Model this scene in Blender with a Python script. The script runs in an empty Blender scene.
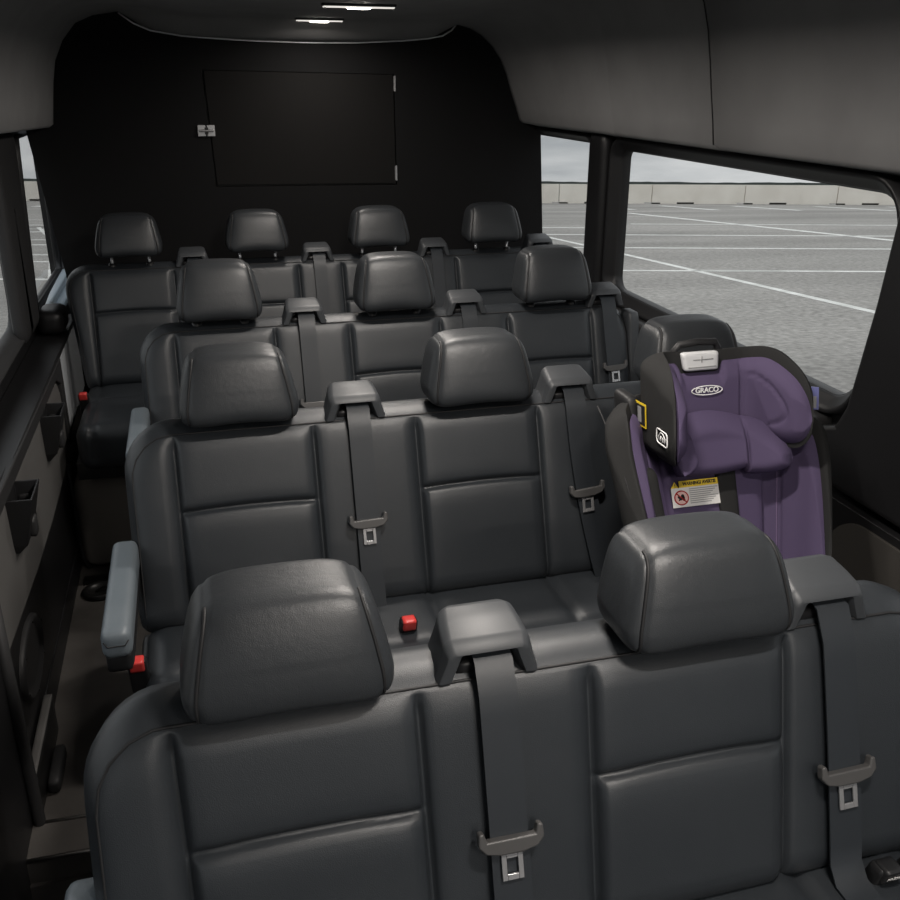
import bpy, bmesh, math, random
from mathutils import Vector, Matrix
random.seed(7)
D = bpy.data
sc = bpy.context.scene
COL = sc.collection
PI = math.pi

# ------------------------------------------------------------------ materials
def new_mat(name):
    m = D.materials.new(name); m.use_nodes = True
    nt = m.node_tree
    return m, nt, nt.nodes['Principled BSDF']

def bump(nt, b, scale, strength, dist=0.002, kind='noise', detail=4, stretch=None):
    tc = nt.nodes.new('ShaderNodeTexCoord')
    src = tc.outputs['Object']
    if stretch:
        mp = nt.nodes.new('ShaderNodeMapping'); mp.inputs['Scale'].default_value = stretch
        nt.links.new(src, mp.inputs['Vector']); src = mp.outputs['Vector']
    if kind == 'noise':
        t = nt.nodes.new('ShaderNodeTexNoise'); t.inputs['Scale'].default_value = scale
        t.inputs['Detail'].default_value = detail; out = t.outputs['Fac']
    else:
        t = nt.nodes.new('ShaderNodeTexVoronoi'); t.inputs['Scale'].default_value = scale
        out = t.outputs['Distance']
    nt.links.new(src, t.inputs['Vector'])
    bp = nt.nodes.new('ShaderNodeBump'); bp.inputs['Strength'].default_value = strength
    bp.inputs['Distance'].default_value = dist
    nt.links.new(out, bp.inputs['Height'])
    prev = b.inputs['Normal'].links
    if prev:
        nt.links.new(prev[0].from_socket, bp.inputs['Normal'])
    nt.links.new(bp.outputs['Normal'], b.inputs['Normal'])
    return t

def mottled(nt, b, c0, c1, scale, detail=5, lo=.35, hi=.65):
    tc = nt.nodes.new('ShaderNodeTexCoord')
    n = nt.nodes.new('ShaderNodeTexNoise'); n.inputs['Scale'].default_value = scale
    n.inputs['Detail'].default_value = detail
    nt.links.new(tc.outputs['Object'], n.inputs['Vector'])
    r = nt.nodes.new('ShaderNodeValToRGB')
    r.color_ramp.elements[0].position = lo; r.color_ramp.elements[1].position = hi
    r.color_ramp.elements[0].color = (*c0, 1); r.color_ramp.elements[1].color = (*c1, 1)
    nt.links.new(n.outputs['Fac'], r.inputs['Fac'])
    nt.links.new(r.outputs['Color'], b.inputs['Base Color'])
    return r

def simple(name, col, rough=.5, metal=0, spec=.5, bmp=None):
    m, nt, b = new_mat(name)
    b.inputs['Base Color'].default_value = (*col, 1)
    b.inputs['Roughness'].default_value = rough
    b.inputs['Metallic'].default_value = metal
    b.inputs['Specular IOR Level'].default_value = spec
    if bmp: bump(nt, b, *bmp)
    return m

def leather(name, c0, c1, rough, crease):
    m, nt, b = new_mat(name)
    mottled(nt, b, c0, c1, 9)
    b.inputs['Roughness'].default_value = rough
    b.inputs['Specular IOR Level'].default_value = .5
    bump(nt, b, 900, .25, .0006, 'voronoi')
    if crease:
        bump(nt, b, 95, crease, .0012, 'noise', 3, (1, 1.6, .8))
    return m

M = {}
M['leather'] = leather('black leather', (.0225, .0262, .0305), (.0265, .0303, .0347), .40, .10)
M['leather_top'] = leather('creased black leather', (.025, .028, .0315), (.029, .032, .0355), .38, .26)
M['leather_grey'] = leather('grey armrest leather', (.13, .155, .175), (.15, .175, .195), .42, .15)
M['piping'] = simple('seam thread', (.012, .012, .013), .6)
M['plastic'] = simple('grey black grained plastic', (.046, .050, .055), .46, 0, .5, (700, .2, .0006))
M['plastic_dark'] = simple('dark plastic', (.012, .012, .013), .42)
M['webbing'] = simple('belt webbing', (.022, .026, .031), .48, 0, .5, (1400, .3, .0005))
M['chrome'] = simple('polished steel', (.60, .60, .61), .25, .7)
M['satin'] = simple('satin silver trim', (.82, .83, .85), .3, .2)
M['tongue'] = simple('tongue plastic', (.075, .073, .072), .4)
M['red'] = simple('red buckle button', (.62, .05, .045), .35)
M['steel_black'] = simple('black painted steel', (.012, .012, .012), .4)
M['black_trim'] = simple('black trim', (.011, .011, .012), .42, 0, .45)
M['black_soft'] = simple('dark grey moulded trim', (.030, .030, .031), .5, 0, .4, (500, .15, .0006))
M['bulkhead'] = simple('black carpet lining', (.012, .012, .0125), .95, 0, .15, (500, .5, .001))
M['hatch'] = simple('black hatch lining', (.0125, .012, .0118), .9, 0, .15, (500, .5, .001))
M['insert'] = simple('grey vinyl insert', (.125, .122, .118), .55, 0, .4, (400, .2, .0006))
M['insert_pale'] = simple('pale grey vinyl insert', (.52, .545, .57), .5, 0, .4, (400, .2, .0006))
M['paint'] = simple('pale grey body paint', (.40, .46, .50), .3, 0, .5)
M['brown_vinyl'] = simple('brown grey carpet', (.30, .275, .25), .8, 0, .2, (600, .4, .001))
M['pocket_carpet'] = simple('dark brown grey carpet', (.058, .054, .049), .85, 0, .2, (600, .4, .001))
M['sill_metal'] = simple('brushed sill edge', (.35, .34, .33), .35, 1)
M['purple'] = simple('purple knit fabric', (.086, .065, .125), .85, 0, .25, (900, .5, .0008))
M['purple_seam'] = simple('pale purple stitching', (.17, .12, .22), .8)
M['purple_dark'] = simple('dark purple piping', (.025, .016, .040), .8)
M['fabric_black'] = simple('charcoal knit fabric', (.022, .022, .022), .85, 0, .25, (900, .5, .0008))
M['shell_plastic'] = simple('car seat plastic', (.014, .014, .015), .5)
M['silver_plastic'] = simple('silver handle plastic', (.62, .63, .64), .4, 0)
M['white'] = simple('white print', (.85, .85, .85), .6)
M['label_white'] = simple('label paper', (.72, .71, .69), .5)
M['label_grey'] = simple('label fine print', (.28, .28, .28), .6)
M['label_yellow'] = simple('label yellow', (.78, .55, .03), .5)
M['label_black'] = simple('label ink', (.01, .01, .01), .6)
M['label_red'] = simple('label red', (.45, .02, .02), .5)
M['label_pink'] = simple('label pink', (.75, .50, .46), .5)
M['blue_plastic'] = simple('violet blue plastic', (.13, .14, .36), .35)
M['concrete'] = None

m, nt, b = new_mat('headliner'); M['headliner'] = m
mottled(nt, b, (.245, .243, .245), (.27, .269, .27), 6)
b.inputs['Roughness'].default_value = .9; b.inputs['Specular IOR Level'].default_value = .15
bump(nt, b, 800, .3, .0006)

m, nt, b = new_mat('floor vinyl'); M['floor'] = m
mottled(nt, b, (.085, .078, .072), (.105, .097, .090), 14)
b.inputs['Roughness'].default_value = .55
bump(nt, b, 300, .2, .0008)

m, nt, b = new_mat('asphalt'); M['asphalt'] = m
tc = nt.nodes.new('ShaderNodeTexCoord')
n1 = nt.nodes.new('ShaderNodeTexNoise'); n1.inputs['Scale'].default_value = 9; n1.inputs['Detail'].default_value = 8
n2 = nt.nodes.new('ShaderNodeTexNoise'); n2.inputs['Scale'].default_value = .12; n2.inputs['Detail'].default_value = 5
mp = nt.nodes.new('ShaderNodeMapping'); mp.inputs['Scale'].default_value = (.5, 1.6, 1)
mp.inputs['Rotation'].default_value = (0, 0, -.267)
nt.links.new(tc.outputs['Object'], n1.inputs['Vector'])
nt.links.new(tc.outputs['Object'], mp.inputs['Vector']); nt.links.new(mp.outputs['Vector'], n2.inputs['Vector'])
r1 = nt.nodes.new('ShaderNodeValToRGB')
r1.color_ramp.elements[0].position = .32; r1.color_ramp.elements[1].position = .72
r1.color_ramp.elements[0].color = (.235, .226, .212, 1); r1.color_ramp.elements[1].color = (.42, .405, .382, 1)
r2 = nt.nodes.new('ShaderNodeValToRGB')
r2.color_ramp.elements[0].position = .3; r2.color_ramp.elements[1].position = .7
r2.color_ramp.elements[0].color = (.72, .72, .72, 1); r2.color_ramp.elements[1].color = (1.12, 1.12, 1.12, 1)
mx = nt.nodes.new('ShaderNodeMix'); mx.data_type = 'RGBA'; mx.blend_type = 'MULTIPLY'; mx.inputs['Factor'].default_value = 1
nt.links.new(n1.outputs['Fac'], r1.inputs['Fac']); nt.links.new(n2.outputs['Fac'], r2.inputs['Fac'])
nt.links.new(r1.outputs['Color'], mx.inputs[6]); nt.links.new(r2.outputs['Color'], mx.inputs[7])
nt.links.new(mx.outputs[2], b.inputs['Base Color'])
b.inputs['Roughness'].default_value = .9; b.inputs['Specular IOR Level'].default_value = .2

m, nt, b = new_mat('parking paint'); M['paint_white'] = m
mottled(nt, b, (.60, .60, .57), (.82, .82, .79), 2, 6)
b.inputs['Roughness'].default_value = .8
m, nt, b = new_mat('weathered concrete'); M['concrete'] = m
mottled(nt, b, (.76, .715, .645), (.85, .81, .74), .5, 7)
b.inputs['Roughness'].default_value = .9
M['slot'] = simple('dark scupper', (.03, .028, .025), .9)
M['trees'] = simple('distant trees', (.045, .055, .050), .9)

m = D.materials.new('window glass'); m.use_nodes = True; nt = m.node_tree; nt.nodes.clear()
o = nt.nodes.new('ShaderNodeOutputMaterial'); mixs = nt.nodes.new('ShaderNodeMixShader')
tr = nt.nodes.new('ShaderNodeBsdfTransparent'); tr.inputs['Color'].default_value = (.97, .955, .935, 1)
gl = nt.nodes.new('ShaderNodeBsdfGlossy'); gl.inputs['Roughness'].default_value = .02
lw = nt.nodes.new('ShaderNodeLayerWeight'); lw.inputs['Blend'].default_value = .5
pw = nt.nodes.new('ShaderNodeMath'); pw.operation = 'POWER'; pw.inputs[1].default_value = 5
fr = nt.nodes.new('ShaderNodeMath'); fr.operation = 'MULTIPLY_ADD'; fr.inputs[1].default_value = .35; fr.inputs[2].default_value = .015
nt.links.new(lw.outputs['Facing'], pw.inputs[0]); nt.links.new(pw.outputs[0], fr.inputs[0])
nt.links.new(fr.outputs[0], mixs.inputs['Fac']); nt.links.new(tr.outputs[0], mixs.inputs[1])
nt.links.new(gl.outputs[0], mixs.inputs[2]); nt.links.new(mixs.outputs[0], o.inputs['Surface'])
M['glass'] = m

def emit(name, col, s):
    m, nt, b = new_mat(name)
    b.inputs['Base Color'].default_value = (.8, .8, .8, 1)
    b.inputs['Emission Color'].default_value = (*col, 1); b.inputs['Emission Strength'].default_value = s
    return m
M['led_core'] = emit('lamp lens bright', (1, .93, .82), 30)
M['led_edge'] = emit('lamp lens edge', (1, .95, .88), .8)

# ------------------------------------------------------------------ object helpers
def link_mesh(name, verts, faces, mat, parent=None, smooth=True, mats=None, fmat=None, bevel=0, seg=2):
    """verts are world coordinates; stored relative to the (unrotated) parent."""
    off = Vector((0, 0, 0))
    p = parent
    while p is not None:
        off += Vector(p.location); p = p.parent
    me = D.meshes.new(name)
    me.from_pydata([tuple(Vector(v) - off) for v in verts], [], faces)
    me.validate()
    bm = bmesh.new(); bm.from_mesh(me)
    bmesh.ops.recalc_face_normals(bm, faces=bm.faces)
    bm.to_mesh(me); bm.free()
    if mats:
        for q in mats: me.materials.append(q)
        if fmat:
            for pl, k in zip(me.polygons, fmat): pl.material_index = k
    else:
        me.materials.append(mat)
    if smooth:
        for pl in me.polygons: pl.use_smooth = True
    ob = D.objects.new(name, me); COL.objects.link(ob)
    if parent is not None: ob.parent = parent
    if bevel:
        md = ob.modifiers.new('bevel', 'BEVEL'); md.width = bevel; md.segments = seg
        md.limit_method = 'ANGLE'; md.angle_limit = math.radians(35)
        try: md.harden_normals = True
        except Exception: pass
    return ob

class MB:
    def __init__(s): s.v = []; s.f = []
    def add(s, v, f):
        n = len(s.v); s.v += [Vector(q) for q in v]; s.f += [tuple(i + n for i in q) for q in f]; return s
    def box(s, x0, x1, y0, y1, z0, z1):
        return s.add([(x0,y0,z0),(x1,y0,z0),(x1,y1,z0),(x0,y1,z0),(x0,y0,z1),(x1,y0,z1),(x1,y1,z1),(x0,y1,z1)],
                     [(0,3,2,1),(4,5,6,7),(0,1,5,4),(1,2,6,5),(2,3,7,6),(3,0,4,7)])
    def tube(s, pts, r, seg=8, closed=False):
        pts = [Vector(p) for p in pts]; n = len(pts); V = []; prev = None
        for i, p in enumerate(pts):
            a = pts[(i-1) % n] if (closed or i > 0) else p
            c = pts[(i+1) % n] if (closed or i < n-1) else p
            t = (c - a)
            t = t.normalized() if t.length > 1e-9 else Vector((0,0,1))
            if prev is None:
                up = Vector((0,0,1)) if abs(t.z) < .9 else Vector((1,0,0))
                u = t.cross(up).normalized()
            else:
                u = prev - t * prev.dot(t)
                u = u.normalized() if u.length > 1e-6 else t.orthogonal().normalized()
            prev = u; w = t.cross(u)
            rr = r[i] if isinstance(r, (list, tuple)) else r
            for k in range(seg):
                a_ = 2*PI*k/seg
                V.append(p + (u*math.cos(a_) + w*math.sin(a_))*rr)
        F = []
        m = n if closed else n-1
        for i in range(m):
            for k in range(seg):
                a_, b_ = i*seg+k, i*seg+(k+1) % seg
                c_, d_ = ((i+1) % n)*seg+(k+1) % seg, ((i+1) % n)*seg+k
                F.append((a_, b_, c_, d_))
        if not closed:
            F.append(tuple(range(seg-1, -1, -1))); F.append(tuple((n-1)*seg+k for k in range(seg)))
        return s.add(V, F)
    def build(s, name, mat, parent=None, smooth=True, bevel=0, seg=2):
        return link_mesh(name, s.v, s.f, mat, parent, smooth, bevel=bevel, seg=seg)

def tag(o, label=None, cat=None, group=None, kind=None):
    if label: o['label'] = label
    if cat: o['category'] = cat
    if group: o['group'] = group
    if kind: o['kind'] = kind
    return o
def empty(name, loc):
    o = D.objects.new(name, None); o.location = loc; COL.objects.link(o); o.empty_display_size = .1
    return o
def structure(o): o['kind'] = 'structure'; return o

def softbox(x0, x1, y0, y1, z0, z1, r, n=(12, 12, 6), fn=None, sub=None):
    """rounded box with evenly subdivided faces, optional displacement fn(p,normal)->p"""
    L = (x1-x0, y1-y0, z1-z0); idx = {}; V = []; F = []
    lo = Vector((x0, y0, z0))
    def vid(i, j, k):
        key = (i, j, k)
        if key not in idx:
            t = []
            for a, c, l in ((i, n[0], L[0]), (j, n[1], L[1]), (k, n[2], L[2])):
                t.append(l*a/c)
            p = lo + Vector(t)
            q = Vector((min(max(p.x, x0+r), x1-r), min(max(p.y, y0+r), y1-r), min(max(p.z, z0+r), z1-r)))
            d = p - q
            nn = d.normalized() if d.length > 1e-9 else Vector((0,0,1))
            p2 = q + nn*r if d.length > 1e-9 else p
            idx[key] = len(V); V.append(fn(p2, nn) if fn else p2)
        return idx[key]
    for (a, b_, c, fixed) in ((0,1,2,0),(0,1,2,1),(0,2,1,0),(0,2,1,1),(1,2,0,0),(1,2,0,1)):
        for i in range(n[a]):
            for j in range(n[b_]):
                def vv(p, q):
                    t = [0,0,0]; t[a] = p; t[b_] = q; t[c] = n[c]*fixed
                    return vid(*t)
                F.append((vv(i,j), vv(i+1,j), vv(i+1,j+1), vv(i,j+1)))
    return V, F

def plate(name, polys, d0, d1, axis, mat, parent=None, bevel=0, seg=2):
    """flat plate with holes: polys of (a,b); axis 'x': (y,z) at x from d0 to d1; 'y': (x,z)"""
    cu = D.curves.new('tmp', 'CURVE'); cu.dimensions = '2D'; cu.fill_mode = 'BOTH'
    for P in polys:
        sp = cu.splines.new('POLY'); sp.points.add(len(P)-1); sp.use_cyclic_u = True
        for q, (a, b_) in zip(sp.points, P): q.co = (a, b_, 0, 1)
    ob = D.objects.new('tmp', cu); COL.objects.link(ob)
    dg = bpy.context.evaluated_depsgraph_get()
    me = ob.evaluated_get(dg).to_mesh()
    flat_v = [v.co.copy() for v in me.vertices]; flat_f = [tuple(p.vertices) for p in me.polygons]
    ob.evaluated_get(dg).to_mesh_clear()
    D.objects.remove(ob); D.curves.remove(cu)
    bm = bmesh.new()
    vs = [bm.verts.new(v) for v in flat_v]
    for f in flat_f:
        try: bm.faces.new([vs[i] for i in f])
        except ValueError: pass
    bmesh.ops.remove_doubles(bm, verts=bm.verts, dist=1e-5)
    ext = bmesh.ops.extrude_face_region(bm, geom=list(bm.faces))
    for g in ext['geom']:
        if isinstance(g, bmesh.types.BMVert): g.co.z = 1
    bm.verts.ensure_lookup_table(); bm.verts.index_update()
    V = []
    for v in bm.verts:
        d = d0 + (d1-d0)*v.co.z
        V.append((d, v.co.x, v.co.y) if axis == 'x' else (v.co.x, d, v.co.y))
    Fs = [tuple(v.index for v in f.verts) for f in bm.faces]
    bm.free()
    return link_mesh(name, V, Fs, mat, parent, False, bevel=bevel, seg=seg)

def rrect(a0, a1, b0, b1, r, n=8):
    rs = r if isinstance(r, (list, tuple)) else (r,)*4   # (a0b0, a1b0, a1b1, a0b1)
    out = []
    for (ca, cb, q, st) in ((a0+rs[0], b0+rs[0], rs[0], PI), (a1-rs[1], b0+rs[1], rs[1], 1.5*PI), (a1-rs[2], b1-rs[2], rs[2], 0), (a0+rs[3], b1-rs[3], rs[3], .5*PI)):
        for k in range(n+1):
            t = st + .5*PI*k/n
            out.append((ca+q*math.cos(t), cb+q*math.sin(t)))
    return out

def text_mesh(name, body, size, thick, mat, parent, origin, ux, uy, scale_x=1, bold=0):
    """flat lettering; ux, uy are the in-plane directions, origin the centre"""
    cu = D.curves.new('tmp', 'FONT'); cu.body = body; cu.size = size; cu.align_x = 'CENTER'; cu.align_y = 'CENTER'
    cu.extrude = thick; cu.offset = bold
    ob = D.objects.new('tmp', cu); COL.objects.link(ob)
    dg = bpy.context.evaluated_depsgraph_get()
    me = ob.evaluated_get(dg).to_mesh()
    V = [v.co.copy() for v in me.vertices]; F = [tuple(p.vertices) for p in me.polygons]
    ob.evaluated_get(dg).to_mesh_clear(); D.objects.remove(ob); D.curves.remove(cu)
    ux = Vector(ux).normalized(); uy = Vector(uy).normalized(); un = ux.cross(uy)
    W = [Vector(origin) + ux*v.x*scale_x + uy*v.y + un*v.z for v in V]
    return link_mesh(name, W, F, mat, parent, False)

# ------------------------------------------------------------------ bench seats
FLOOR = .10
SL = .34                      # recline of the backs
NB = Vector((0, -.947, .322)) # outward normal of a back

def dense(vals, step, focus, fstep, fw):
    """grid lines from vals[0] to vals[-1], finer around the focus values"""
    a, b_ = vals; out = [a]; x = a
    while x < b_ - 1e-6:
        d = min([abs(x-f) for f in focus] or [9])
        s = fstep if d < fw else step
        x = min(b_, x + s)
        out.append(x)
    if len(out) > 2 and out[-1]-out[-2] < fstep*.4: out.pop(-2)
    return out

def backrest(root, yr, x0, x1, seams, centres, right_tuck=0.0, zc=.862, shifts=None, zb=.652, left_tuck=0.0):
    zt, r = 1.0, .075
    shifts = shifts or [0]*len(seams)
    nth = 9
    xs = [x0 + r*(1-math.cos(.5*PI*k/nth)) for k in range(nth)]
    hs = [zt - r + r*math.sin(.5*PI*k/nth) for k in range(nth)]
    mid = dense((x0+r, x1-r), .013, seams, .0028, .014)
    xs += mid; hs += [zt]*len(mid)
    xs += [x1 - r + r*math.sin(.5*PI*k/nth) for k in range(1, nth+1)]
    hs += [zt - r + r*math.cos(.5*PI*k/nth) for k in range(1, nth+1)]
    ts = dense((zb, zt), .013, [zc, zt, zb], .0028, .016)
    nx, nz = len(xs), len(ts)
    panels = [(seams[i], seams[i+1]) for i in range(0, len(seams)-1, 2)]
    V = []
    def taper(x, z):
        # seams lean in a touch towards the foot of the back
        k = (zt - z)/.30
        w = sum(math.exp(-((x-s)/.06)**2) for s in seams)
        if w > 1e-6: x += k*sum(math.exp(-((x-s)/.06)**2)*h for s, h in zip(seams, shifts))/max(w, 1)
        k = (zt - z)/.42
        if right_tuck and x > x1-.14: x -= right_tuck*k*(x-(x1-.14))/.14
        if left_tuck and x < x0+.08: x += left_tuck*k*(x0+.08-x)/.08
        return x
    for i, x in enumerate(xs):
        for j, t in enumerate(ts):
            z = zb + (hs[i]-zb)*(t-zb)/(zt-zb)
            e = min(x-x0+.002, x1-x+.002, hs[i]-z+.002)
            if i < nth or i >= nx-nth:
                e = min(e, max(0, (r - math.hypot(min(x-(x0+r), 0) or max(x-(x1-r), 0), max(z-(zt-r), 0))) if z > zt-r else e))
            p = .010*(1-math.exp(-max(e, 0)/.011)); ft = min(1, max(0, (hs[i]-z-.003)/.014))
            for s in seams:
                dd = abs(x-s)
                p -= ft*(.010*math.exp(-(dd/.0042)**2) + .0045*math.exp(-(dd/.013)**2))
            for a, b_ in panels:
                if a < x < b_:
                    m = min(1, min(x-a, b_-x)/.012)
                    p += .004*m*ft
                    q = z - zc - .004*math.sin((x-a)/(b_-a)*PI)
                    p -= m*(.009*math.exp(-(q/.0042)**2) + .003*math.exp(-(q/.012)**2))
                    if q < 0: p += m*.006*(1-math.exp(q/.02))*math.exp(q/.12)
            if z < zb+.03: p -= .03*((zb+.03-z)/.03)**2
            base = Vector((taper(x, z), yr + (z-zt)*SL, z))
            V.append(base + NB*p)
    F = [(i*nz+j, (i+1)*nz+j, (i+1)*nz+j+1, i*nz+j+1) for i in range(nx-1) for j in range(nz-1)]
    # outline of the front face, bottom left -> top -> bottom right
    loop = [(0, j) for j in range(nz)] + [(i, nz-1) for i in range(1, nx)] + [(nx-1, j) for j in range(nz-2, -1, -1)]
    prof = [(.006, .004), (.022, .013), (.045, .016), (.068, .010), (.080, -.002)]
    edge = [V[i*nz+j].copy() for i, j in loop]
    rows = [[i*nz+j for i, j in loop]]
    cx = .5*(x0+x1)
    def outdir(i, j):
        if i <= nth and i >= 0 and xs[i] < x0+r:
            th = math.acos(max(-1, min(1, 1-(xs[i]-x0)/r)))
            if j < nz-1: return Vector((-1, 0, 0)) if i == 0 else Vector((-math.cos(th), 0, math.sin(th)))
            return Vector((-math.cos(th), 0, math.sin(th)))
        if xs[i] > x1-r:
            s_ = max(-1, min(1, (xs[i]-(x1-r))/r)); th = math.asin(s_)
            if i == nx-1 and j < nz-1: return Vector((1, 0, 0))
            return Vector((math.sin(th), 0, math.cos(th)))
        return Vector((0, 0, 1))
    for dep, out in prof:
        row = []
        for (i, j), e in zip(loop, edge):
            row.append(len(V)); V.append(e + Vector((0, dep, 0)) + outdir(i, j)*out)
        rows.append(row)
    for a, b_ in zip(rows[:-1], rows[1:]):
        for k in range(len(a)-1): F.append((a[k], a[k+1], b_[k+1], b_[k]))
    # back shell: coarse bulging sheet closed with a fan of quads between mirrored loop points
    last = rows[-1]; n = len(last)
    for k in range((n-1)//2):
        q = (last[k], last[k+1], last[n-2-k], last[n-1-k])
        if len(set(q)) == 4: F.append(q)
        elif len(set(q)) == 3: F.append(tuple(dict.fromkeys(q)))
    ob = link_mesh('backrest', V, F, M['leather'], root)
    mb = MB(); mb.tube([p + Vector((0, .001, .0012)) for p in edge[2:-2:2]], .0019, 6)
    mb.build('piping', M['piping'], ob)
    for c in centres:
        mb = MB()
        mb.tube([Vector((c, yr+.004+t, 1.004+.0125*math.sin(min(1, t/.05)*PI/2) - max(0, t-.05)*.35)) for t in (0, .01, .02, .03, .045, .06, .072)], .0012, 5)
        mb.build('top_seam', M['piping'], ob)
    return ob

HN = 5.5
def headrest(root, c, yr, zbot, ztop, posts, tilt=.20, wrinkle=True):
    hw, hd = .113, .060
    zm, hz = .5*(zbot+ztop), .5*(ztop-zbot)
    y0 = yr + .028
    def deform(p):
        x, y, z = p
        t = (z+1)/2
        w = hw*(1.0 - .26*max(0, t-.12)**1.3)*(1-.05*max(0, .3-t)/.3)
        d = hd*(1.0 - .22*t*t)
        X = x*w
        Z = zm + z*hz
        if z < -.4: Z += .010*(1-x*x)*((-z-.4)/.6)
        Z += (0.004*(1-x*x) if z > 0 else 0)
        Y = y0 + y*d + (Z-zm)*tilt
        if y < 0: Y -= .006*(1-x*x)*(1-z*z)
        return Vector((c+X, Y, Z))
    n = 44; idx = {}; V = []; F = []
    def vid(q):
        k = tuple(round(a*n) for a in q)
        if k not in idx:
            a = [math.tan(u*PI/4*.98)/math.tan(PI/4*.98) for u in q]
            s = sum(abs(u)**HN for u in a)**(1/HN)
            p = Vector([u/s for u in a])
            g = .055*math.exp(-((abs(p.x)-.86)/.028)**2)*(1 if p.z > -.9 else .3)
            p2 = Vector((p.x, p.y*(1-g), p.z*(1-g*.6)))
            idx[k] = len(V); V.append(deform(p2))
        return idx[k]
    for ax in range(3):
        for sg in (-1, 1):
            for i in range(-n//2, n//2):
                for j in range(-n//2, n//2):
                    def mk(u, v):
                        t = [0,0,0]; t[ax] = sg; t[(ax+1) % 3] = 2*u/n; t[(ax+2) % 3] = 2*v/n
                        return vid(t)
                    F.append((mk(i,j), mk(i+1,j), mk(i+1,j+1), mk(i,j+1)))
    ob = link_mesh('headrest', V, F, M['leather_top'], root)
    for sg in (-.86, .86):
        mb = MB(); R = (1-abs(sg)**HN)**(1/HN); pts = []
        for k in range(41):
            th = -.62*PI + 1.5*PI*k/40 + PI/2
            a, b_ = math.cos(th+PI/2+.9), math.sin(th+PI/2+.9)
            s = (abs(a)**HN+abs(b_)**HN)**(1/HN)
            pts.append(deform(Vector((sg, R*a/s*.97, R*b_/s*.975))))
        mb.tube(pts, .0021, 6)
        mb.build('piping', M['piping'], ob)
    for sx in (-.062, .062):
        p = MB()
        p.tube([(c+sx, y0-.004, .985), (c+sx, y0+.0, zbot+.02)], .0052, 12)
        p.build('headrest_post', M['chrome'] if posts else M['steel_black'], ob)
        g = MB(); g.tube([(c+sx, y0-.002, 1.0), (c+sx, y0-.002, 1.021)], [.016, .012], 16)
        g.build('post_guide', M['plastic_dark'], ob)
    return ob

def belt_guide(root, c, yr):
    """hooded plastic belt outlet: a sloping hood on two legs, open to the front"""
    def arch(wb, wt, z0, zt, r, n=5):
        pts = [(-wb, z0)]
        for k in range(n+1):
            a = PI - .5*PI*k/n*.9
            pts.append((-wt + r + r*math.cos(a), zt - r + r*math.sin(a)))
        for k in range(n+1):
            a = .45*PI - .45*PI*k/n
            pts.append((wt - r + r*math.cos(a), zt - r + r*math.sin(a)))
        pts.append((wb, z0))
        return pts
    zb = 1.004
    secs = [(-.008, arch(.057, .046, zb, 1.0380, .010)), (-.006, arch(.060, .050, zb, 1.0420, .012)), (.004, arch(.063, .053, zb, 1.0490, .014)), (.007, arch(.0635, .0535, zb, 1.0505, .014)),
            (.009, arch(.0632, .0532, zb, 1.0512, .014)), (.030, arch(.0625, .052, zb, 1.0570, .015)), (.056, arch(.061, .049, zb, 1.0630, .016)), (.066, arch(.059, .046, zb, 1.0610, .018)), (.076, arch(.056, .042, zb, 1.0490, .018)), (.081, arch(.053, .038, zb, 1.0310, .016))]
    inner = [(-.007, arch(.046, .036, zb, 1.038, .008)), (.004, arch(.041, .031, zb, 1.037, .010)), (.05, arch(.036, .027, zb, 1.033, .010))]
    V = []; F = []
    def ring(y, P):
        a = len(V)
        for x, z in P: V.append(Vector((c-.004+x*.95, yr+y*.92+.001, z)))
        return list(range(a, a+len(P)))
    o = [ring(y, P) for y, P in secs]; i_ = [ring(y, P) for y, P in inner]
    n = len(o[0])
    for A, B in list(zip(o[:-1], o[1:])) + list(zip(i_[:-1], i_[1:])) + [(o[0], i_[0])]:
        for k in range(n-1): F.append((A[k], A[k+1], B[k+1], B[k]))
    F.append(tuple(o[-1])); F.append(tuple(i_[-1]))
    ob = link_mesh('belt_guide', V, F, M['plastic'], root)
    e = ob.modifiers.new('edges', 'EDGE_SPLIT'); e.split_angle = math.radians(38)
    b = MB()
    b.add(*softbox(c-.040, c+.030, yr+.006, yr+.028, 1.003, 1.020, .004, (6, 3, 3)))
    b.build('guide_base', M['plastic_dark'], ob)
    return ob

def strip(path, width, th, dirx=Vector((1, 0, 0))):
    """flat band along path; path items are Vector, width vector dirx"""
    V = []; F = []; n = len(path)
    for i, p in enumerate(path):
        a = path[max(i-1, 0)]; c_ = path[min(i+1, n-1)]
        t = (c_-a).normalized(); nn = dirx.cross(t).normalized()
        w = width[i] if isinstance(width, list) else width
        for s, u in ((-1, 1), (-.96, 1.0), (.96, 1.0), (1, 1), (1, -1), (-1, -1)):
            V.append(p + dirx*(s*w/2) + nn*(u*th/2))
    for i in range(n-1):
        for k in range(6):
            F.append((i*6+k, i*6+(k+1) % 6, (i+1)*6+(k+1) % 6, (i+1)*6+k))
    F.append(tuple(range(6))); F.append(tuple((n-1)*6+k for k in range(6)))
    return V, F

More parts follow.
